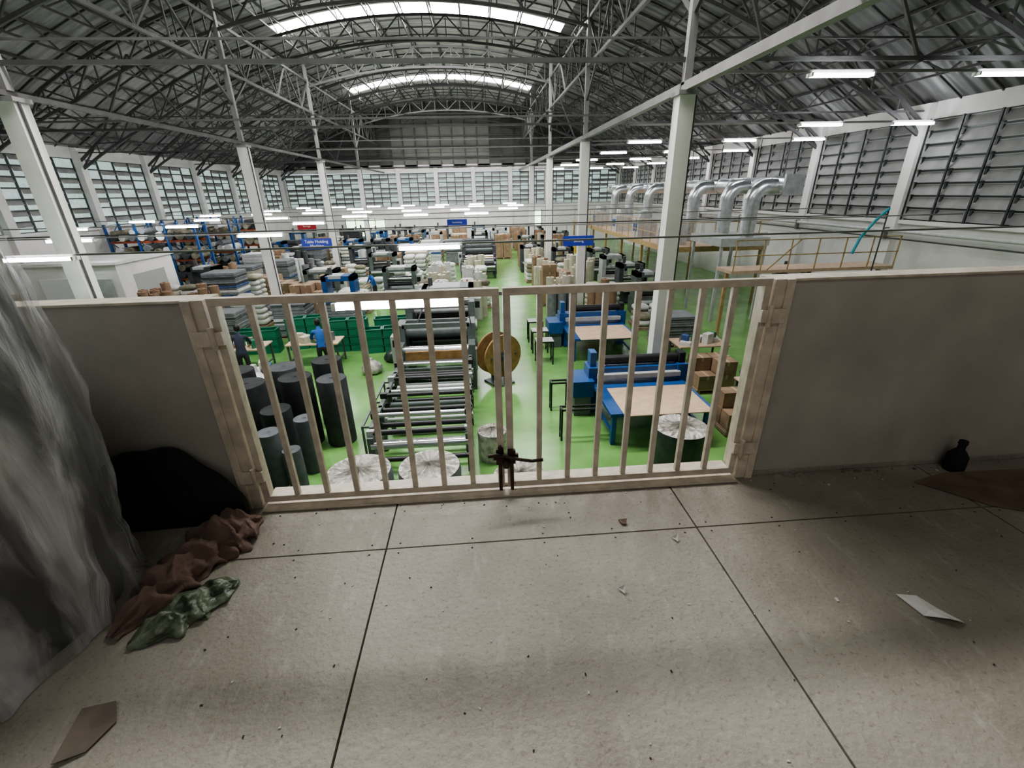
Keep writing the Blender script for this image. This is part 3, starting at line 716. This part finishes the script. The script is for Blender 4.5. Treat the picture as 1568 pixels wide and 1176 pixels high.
sack_pile(6.6,16.6,3); small_machine(8.6,10.9,'yellow2',w=.9,d=.8,h=1.7)
foam_roll(5.6,13.2,.3,1.2,'brown_roll')

def place(x,y):
    u=random.random()
    if -10.5<x<-3 and 19<y<30:
        if u<.3: carton_stack(x,y,1.45,1.2,3,2,random.randint(3,5))
        elif u<.45: fabric_stack(x,y,1.45,1.2,random.uniform(1.1,1.9),'cream_roll')
        elif u<.6: roll_group(x,y,random.choice(['grey','cream_roll','white_roll']),1.6,7)
        elif u<.85: sack_pile(x,y,random.randint(3,6))
        else: small_machine(x,y,'mgreen')
    elif -3<=x<0 and 18<y<30:
        if u<.6: roll_group(x,y,random.choice(['cream_roll','white_roll','grey']),1.5,7)
        else: sack_pile(x,y,5)
    elif x>2:
        if u<.3: roll_group(x,y,random.choice(['brown_roll','cream_roll']),1.7,7)
        elif u<.42: carton_stack(x,y,1.3,1.1,2,2,5)
        elif u<.65: small_machine(x,y,random.choice(['mgreen','dkgrey']),w=1.3,d=1.1)
        elif u<.9: sack_pile(x,y,5)
        else: small_machine(x,y,'blue',w=1.3,d=1.1)
    else:
        if u<.13: carton_stack(x,y,1.45,1.2,2,2,random.randint(3,5))
        elif u<.38: fabric_stack(x,y,1.45,1.2,random.uniform(1.2,2.1),random.choice(['white_roll','grey','dkgrey','blue_roll','cream_roll']))
        elif u<.55: roll_group(x,y,random.choice(['white_roll','brown_roll','dkgrey']),1.7,7)
        elif u<.75: sack_pile(x,y,random.randint(4,7))
        else: small_machine(x,y,random.choice(['mgreen','blue','dkgrey','mlight']),h=2.0,w=1.3,d=1.1)
Y=19.0
while Y<48:
    X=-13.2 if Y<34 else -16.5
    while X<6.0:
        ok = not(.45<X<2.1 and Y<30)
        ok = ok and not any(abs(X-cx2)<1.05 and abs(Y-cy2)<.95 for cx2 in (XL,XR) for cy2 in CY)
        ok = ok and not (-2.2<X<2.2 and 26.8<Y<35) and not (abs(X+5.1)<1.1 and abs(Y-22.2)<1.2)
        ok = ok and not (Y<20 and -4.2<X<-3.2)
        if ok and random.random()<.95: place(X+random.uniform(-.08,.08),Y+random.uniform(-.1,.1))
        X+=1.85
    Y+=1.95 if Y<32 else 2.4
lam_machine(-.9,1.0,28.2,'laminating_machine','dkgrey',1.6,4.0)
small_machine(-1.2,17.0,'mgreen',w=1.9,h=1.8,d=1.5)

b=MB(); b.box(-18.4,-14.7,19.6,23.2,0,2.6,'white_wall'); b.box(-18.5,-14.6,19.5,23.3,2.6,2.72,'white_wall'); b.box(-17.8,-16.2,19.57,19.6,1.0,2.1,'winR'); b.box(-15.8,-15.0,19.56,19.6,0,2.05,'mlight'); b.box(-14.7,-14.66,20.4,22.4,1.0,2.1,'winR'); b.done('site_office_cabin',bevel=.01)
def rack(x,y,w=4.2,d=1.0,h=3.9):
    b=MB()
    for i in range(4):
        for j in (0,1): b.box(x+i*w/3-.05,x+i*w/3+.05,y+j*d-.05,y+j*d+.05,0,h,'blue')
        for q in range(5): b.beam((x+i*w/3,y+(q%2)*d,q*h/5),(x+i*w/3,y+((q+1)%2)*d,(q+1)*h/5),.03,.03,'blue')
    for z in (.15,1.1,2.05,3.0):
        for j in (0,1): b.box(x,x+w,y+j*d-.03,y+j*d+.03,z,z+.1,'rackbeam')
        for i in range(9):
            r=random.uniform(.14,.21); xx=x+.25+i*w/9.2
            b.cyl((xx,y-.1,z+.1+r),(xx,y+d+.1,z+.1+r),r,random.choice(['dkgrey','black','grey','camo','white_roll']),14)
            if random.random()<.7: b.cyl((xx+.1,y-.1,z+.1+r*2.8),(xx+.1,y+d+.1,z+.1+r*2.8),r*.85,random.choice(['dkgrey','white_roll','grey','camo']),14)
    b.done('pallet_rack')
rack(-18.3,24.6); rack(-18.3,28.0); rack(-18.3,31.6)
b=MB()
for i in range(60):
    x=-18.3+random.uniform(0,1.6); y=9+random.uniform(0,9.5); b.lathe((x,y,random.uniform(.0,2.4)*(1-(x+18.3)/2.6)),[(0,0),(.3,.02),(.4,.2),(.35,.45),(0,.52)],'camo',12,.3,i)
b.done('bundle_pile')

b=MB(); px0,px1,py0,py1,dz=8.2,12.6,19.5,40.0,2.6
b.box(px0,px1,py0,py1,dz-.12,dz,'wood'); b.box(px0-.04,px1+.04,py0-.04,py0,dz-.2,dz+.02,'yellow'); b.box(px0-.04,px0,py0,py1,dz-.2,dz+.02,'yellow')
for y in [py0+.1+i*3.38 for i in range(7)]:
    for x in (px0+.1,px1-.1): b.box(x-.06,x+.06,y-.06,y+.06,0,dz-.12,'yellow')
y=py0
while y<=py1: b.box(px0-.015,px0+.015,y-.015,y+.015,dz,dz+1.0,'yellow'); y+=1.1
x=px0
while x<=px1: b.box(x-.015,x+.015,py0-.015,py0+.015,dz,dz+1.0,'yellow'); x+=1.0
for z in (dz+.5,dz+1.0): b.box(px0-.018,px0+.018,py0,py1,z-.016,z+.016,'yellow'); b.box(px0,px1,py0-.018,py0+.018,z-.016,z+.016,'yellow')
b.done('yellow_railed_platform')
b=MB(); dz=2.45
b.box(8.2,13.8,14.2,15.2,dz-.1,dz,'wood')
for x in [8.25+i*.92 for i in range(7)]:
    b.box(x-.015,x+.015,14.2,14.23,dz,dz+.95,'yellow')
for x in (8.3,11,13.7): b.box(x-.05,x+.05,14.6,14.7,0,dz-.1,'yellow')
for z in (dz+.47,dz+.95): b.box(8.2,13.8,14.2,14.23,z-.015,z+.015,'yellow')
b.beam((9.4,14.22,dz),(10.4,14.22,dz+.95),.03,.03,'yellow')
b.done('yellow_catwalk')
b=MB(); xd,zd=11.3,5.0
b.cyl((xd,16.6,zd),(xd,40,zd),.3,'galv',20)
for y in [16.6+i*1.0 for i in range(24)]: b.cyl((xd,y-.02,zd),(xd,y+.02,zd),.325,'galv',20)
for i,y in enumerate([17.2,19.0,22,25,28,31.5,35]):
    pts=[(xd,y,zd-.05)]; r=.5
    for q in range(7):
        t=q/6*math.pi/2; pts.append((xd-.55-r*math.sin(t),y,zd-.05-r*(1-math.cos(t))))
    pts.append((xd-.55-r,y,2.62 if y>19.4 else 3.2)); b.path(pts,.27,'galv',16)
    for z in (4.3,3.7,3.3): b.cyl((xd-1.05,y,z-.02),(xd-1.05,y,z+.02),.295,'galv',16)
    b.beam((xd,y,zd+.3),(xd,y,6.7),.03,.03,'steel')
b.box(xd-.35,xd+.35,16.5,16.6,zd-.35,zd+.35,'galv')
b.box(xd-2.2,xd-.3,16.8,19.35,2.9,3.2,'mlight')
for yy in (16.9,19.2):
    for xx in (xd-2.1,xd-.4): b.box(xx-.05,xx+.05,yy-.05,yy+.05,0,2.9,'mlight')
b.done('spiral_ventilation_duct')
for y in (20.3,24,28,33): 
    b=MB(); b.box(-.5,.5,-.5,.5,0,.9,'mlight'); b.cyl((0,0,.9),(0,0,1.3),.35,'galv',20); b.box(-.52,-.5,-.3,.3,.3,.7,'blue'); b.done('extraction_unit',bevel=.02,loc=(8.95,y+.7,2.6))
for (x,y,k) in [(9.8,12.6,'mlight'),(12,12.4,'mgreen'),(13,18,'mlight'),(7.1,18.6,'mgreen'),(7.1,21,'dkgrey'),(7.1,24,'mlight'),(7.1,27,'mgreen'),(7.1,31,'yellow2'),(7.1,35,'mlight'),(7.1,40,'mgreen')]: small_machine(x,y,k,w=1.2,d=1.1,h=1.8)
b=MB(); b.cyl((XW1-.35,Y0,3.45),(XW1-.35,Y1-.3,3.45),.06,'white_roll',12); b.cyl((XW1-.32,Y0,3.2),(XW1-.32,Y1-.3,3.2),.025,'steel',8)
for y in pil: b.box(XW1-.42,XW1-.25,y-.03,y+.03,3.15,3.55,'steel_lt')
b.done('wall_pipe')
b=MB(); b.path([(12.1,14.1,2.9),(12.25,14.1,3.4),(12.6,14.1,3.9),(12.95,14.1,4.25)],.045,'teal',10); b.beam((12.95,14.1,0),(12.95,14.1,4.25),.03,.03,'steel'); b.done('teal_hose')
def sign(x,y,z,w,h,k,txt):
    e=bpy.data.objects.new('hanging_sign',None); C.objects.link(e); e.location=(x,y,z)
    b=MB(); b.box(-w/2,w/2,-.015,.015,-h/2,h/2,k)
    for s in (-1,1): b.beam((s*w*.4,0,h/2),(s*w*.4,0,h/2+.3),.01,.01,'steel')
    o=b.done('sign_panel'); o.parent=e
    cu=bpy.data.curves.new('sign_text','FONT'); cu.body=txt; cu.align_x='CENTER'; cu.align_y='CENTER'; cu.size=h*.4; cu.extrude=.002
    t=bpy.data.objects.new('sign_text',cu); C.objects.link(t); t.rotation_euler=(math.pi/2,0,0); t.location=(0,-.018,0); cu.materials.append(M['housing']); t.parent=e
sign(-5.45,16.2,3.5,1.0,.34,'bluesign','Table Molding\nMachine'); sign(-8.4,24,3.62,.9,.3,'redsign','Storage'); sign(-1.0,24,3.62,1.0,.28,'bluesign','Laminating'); sign(2.95,13.5,3.62,.9,.28,'bluesign','Slitting')

# ---------------------------------------------------------------- people
def person(x,y,rz,shirt='shirt',bend=1.0,name='worker'):
    J={'pel':(0,0,.90,.125),'sp':(0,.05*bend,1.08,.115),'ch':(0,.15*bend,1.26,.135),'nk':(0,.22*bend,1.41,.055),'hd0':(0,.26*bend,1.47,.06)}
    B=[('pel','sp','s'),('sp','ch','s'),('ch','nk','s'),('nk','hd0','k')]
    for s,t in ((-1,'l'),(1,'r')):
        J['sh'+t]=(s*.17,.17*bend,1.35,.062); J['el'+t]=(s*.25,.27*bend+.04,1.10,.045); J['wr'+t]=(s*.17,.50,.96,.028); J['pm'+t]=(s*.15,.57,.93,.034)
        B+=[('ch','sh'+t,'s'),('sh'+t,'el'+t,'s'),('el'+t,'wr'+t,'k'),('wr'+t,'pm'+t,'k')]
        for i in range(4):
            L=[.06,.07,.065,.05][i]; a='f%d%s'%(i,t); bb='g%d%s'%(i,t)
            J[a]=(s*(.15+(1.5-i)*.02),.57+L*.7+.01,.925,.0095); J[bb]=(s*(.15+(1.5-i)*.021),.57+L*1.25+.01,.90,.008)
            B+=[('pm'+t,a,'k'),(a,bb,'k')]
        J['th'+t]=(s*.105,.57,.925,.011); J['ti'+t]=(s*.09,.60,.91,.009); B+=[('pm'+t,'th'+t,'k'),('th'+t,'ti'+t,'k')]
        J['hp'+t]=(s*.09,0,.86,.09); J['kn'+t]=(s*.1,.03,.47,.058); J['an'+t]=(s*.1,0,.09,.04); J['to'+t]=(s*.11,.15,.04,.035)
        B+=[('pel','hp'+t,'p'),('hp'+t,'kn'+t,'p'),('kn'+t,'an'+t,'p'),('an'+t,'to'+t,'o')]
    keys=list(J); me=bpy.data.meshes.new('tmp'); me.from_pydata([J[k][:3] for k in keys],[(keys.index(a),keys.index(c)) for a,c,_ in B],[])
    o=bpy.data.objects.new('tmp',me); C.objects.link(o); sk=o.modifiers.new('s','SKIN'); 
    for i,k in enumerate(keys):
        v=me.skin_vertices[0].data[i]; v.radius=(J[k][3],J[k][3]*(.8 if k in('pel','sp','ch') else 1)); v.use_root=(k=='pel')
    sb=o.modifiers.new('u','SUBSURF'); sb.levels=1; sb.render_levels=1
    dg=bpy.context.evaluated_depsgraph_get(); ev=o.evaluated_get(dg); m2=bpy.data.meshes.new_from_object(ev)
    bpy.data.objects.remove(o)
    order={'s':shirt,'k':'skin','p':'pants','o':'shoe'}
    b=MB(); b.v=[tuple(v.co) for v in m2.vertices]
    segs=[(Vector(J[a][:3]),Vector(J[c][:3]),t,max(J[a][3],J[c][3])) for a,c,t in B]
    for p in m2.polygons:
        c=p.center; best=None
        for A,D,t,r in segs:
            q=max(0,min(1,(c-A).dot(D-A)/(D-A).length_squared)); dd=(c-(A+(D-A)*q)).length-r
            if best is None or dd<best[0]: best=(dd,t)
        b.f.append(list(p.vertices)); b.m.append(b.mi(order[best[1]])); b.sm.append(True)
    hc=Vector((0,.30*bend,1.57)); nu,nv=20,14
    for hair in (0,1):
        vs=[];fs=[]
        for i in range(nv+1):
            ph=math.pi*i/nv
            for j in range(nu):
                th=2*math.pi*j/nu; d=Vector((math.sin(ph)*math.cos(th),math.sin(ph)*math.sin(th),math.cos(ph)))
                sx,sy,sz=.075,.095,.115
                if hair: sx,sy,sz=.084,.103,.122
                p=Vector((d.x*sx,d.y*sy,d.z*sz))
                if not hair:
                    if d.z<-.3: p.x*=1-.3*(-d.z-.3); p.y*=.95
                    if d.y>.93 and -.35<d.z<.1: p.y+=.02
                else: p.y-=.012; p.z+=.006
                vs.append(hc+p)
        for i in range(nv):
            for j in range(nu):
                if hair:
                    ph=math.pi*(i+.5)/nv; th=2*math.pi*(j+.5)/nu; dy=math.sin(ph)*math.sin(th); dz=math.cos(ph)
                    if (dy>.25 and dz<.55) or dz<-.55: continue
                fs.append((i*nu+j,(i+1)*nu+j,(i+1)*nu+(j+1)%nu,i*nu+(j+1)%nu))
        b.add(vs,fs,'hair' if hair else 'skin',True)
    for s in (-1,1):
        b.lathe(hc+Vector((s*.03,.088,.008)),[(0,-.006),(.009,0),(0,.006)],'hair',8); b.lathe(hc+Vector((s*.078,0,-.01)),[(0,-.03),(.013,-.01),(.015,.01),(0,.028)],'skin',8)
    b.box(-.022,.022,hc.y+.08,hc.y+.089,hc.z-.055,hc.z-.048,'redsign')
    return b.done(name,loc=(x,y,0),rz=rz)
person(-4.75,12.9,math.radians(20)); person(-6.9,12.6,math.radians(20),'shirt2'); person(-5.1,22.2,math.pi*.7,'shirt',.7)

# ---------------------------------------------------------------- world / camera
w=bpy.data.worlds.new('world'); bpy.context.scene.world=w; w.use_nodes=True
w.node_tree.nodes['Background'].inputs[0].default_value=(.75,.85,.95,1); w.node_tree.nodes['Background'].inputs[1].default_value=.6

cam=bpy.data.cameras.new('camera'); co=bpy.data.objects.new('camera',cam); C.objects.link(co)
cam.sensor_width=36; cam.lens=681.5/1568*36; cam.clip_start=.05; cam.clip_end=200
Yc=Vector((-56,294,-681.5)).normalized(); Dn=Vector((36,-1573,-681.5)).normalized(); Zc=-Dn; Zc=(Zc-Yc*Zc.dot(Yc)).normalized(); Xc=Yc.cross(Zc)
R=Matrix((Xc,Yc,Zc))
co.matrix_world=Matrix.Translation((0,0,5.0)) @ R.to_4x4()
bpy.context.scene.camera=co
bpy.context.scene.view_settings.view_transform='AgX'
bpy.context.scene.view_settings.look='AgX - Medium High Contrast'
bpy.context.scene.view_settings.exposure=1.0
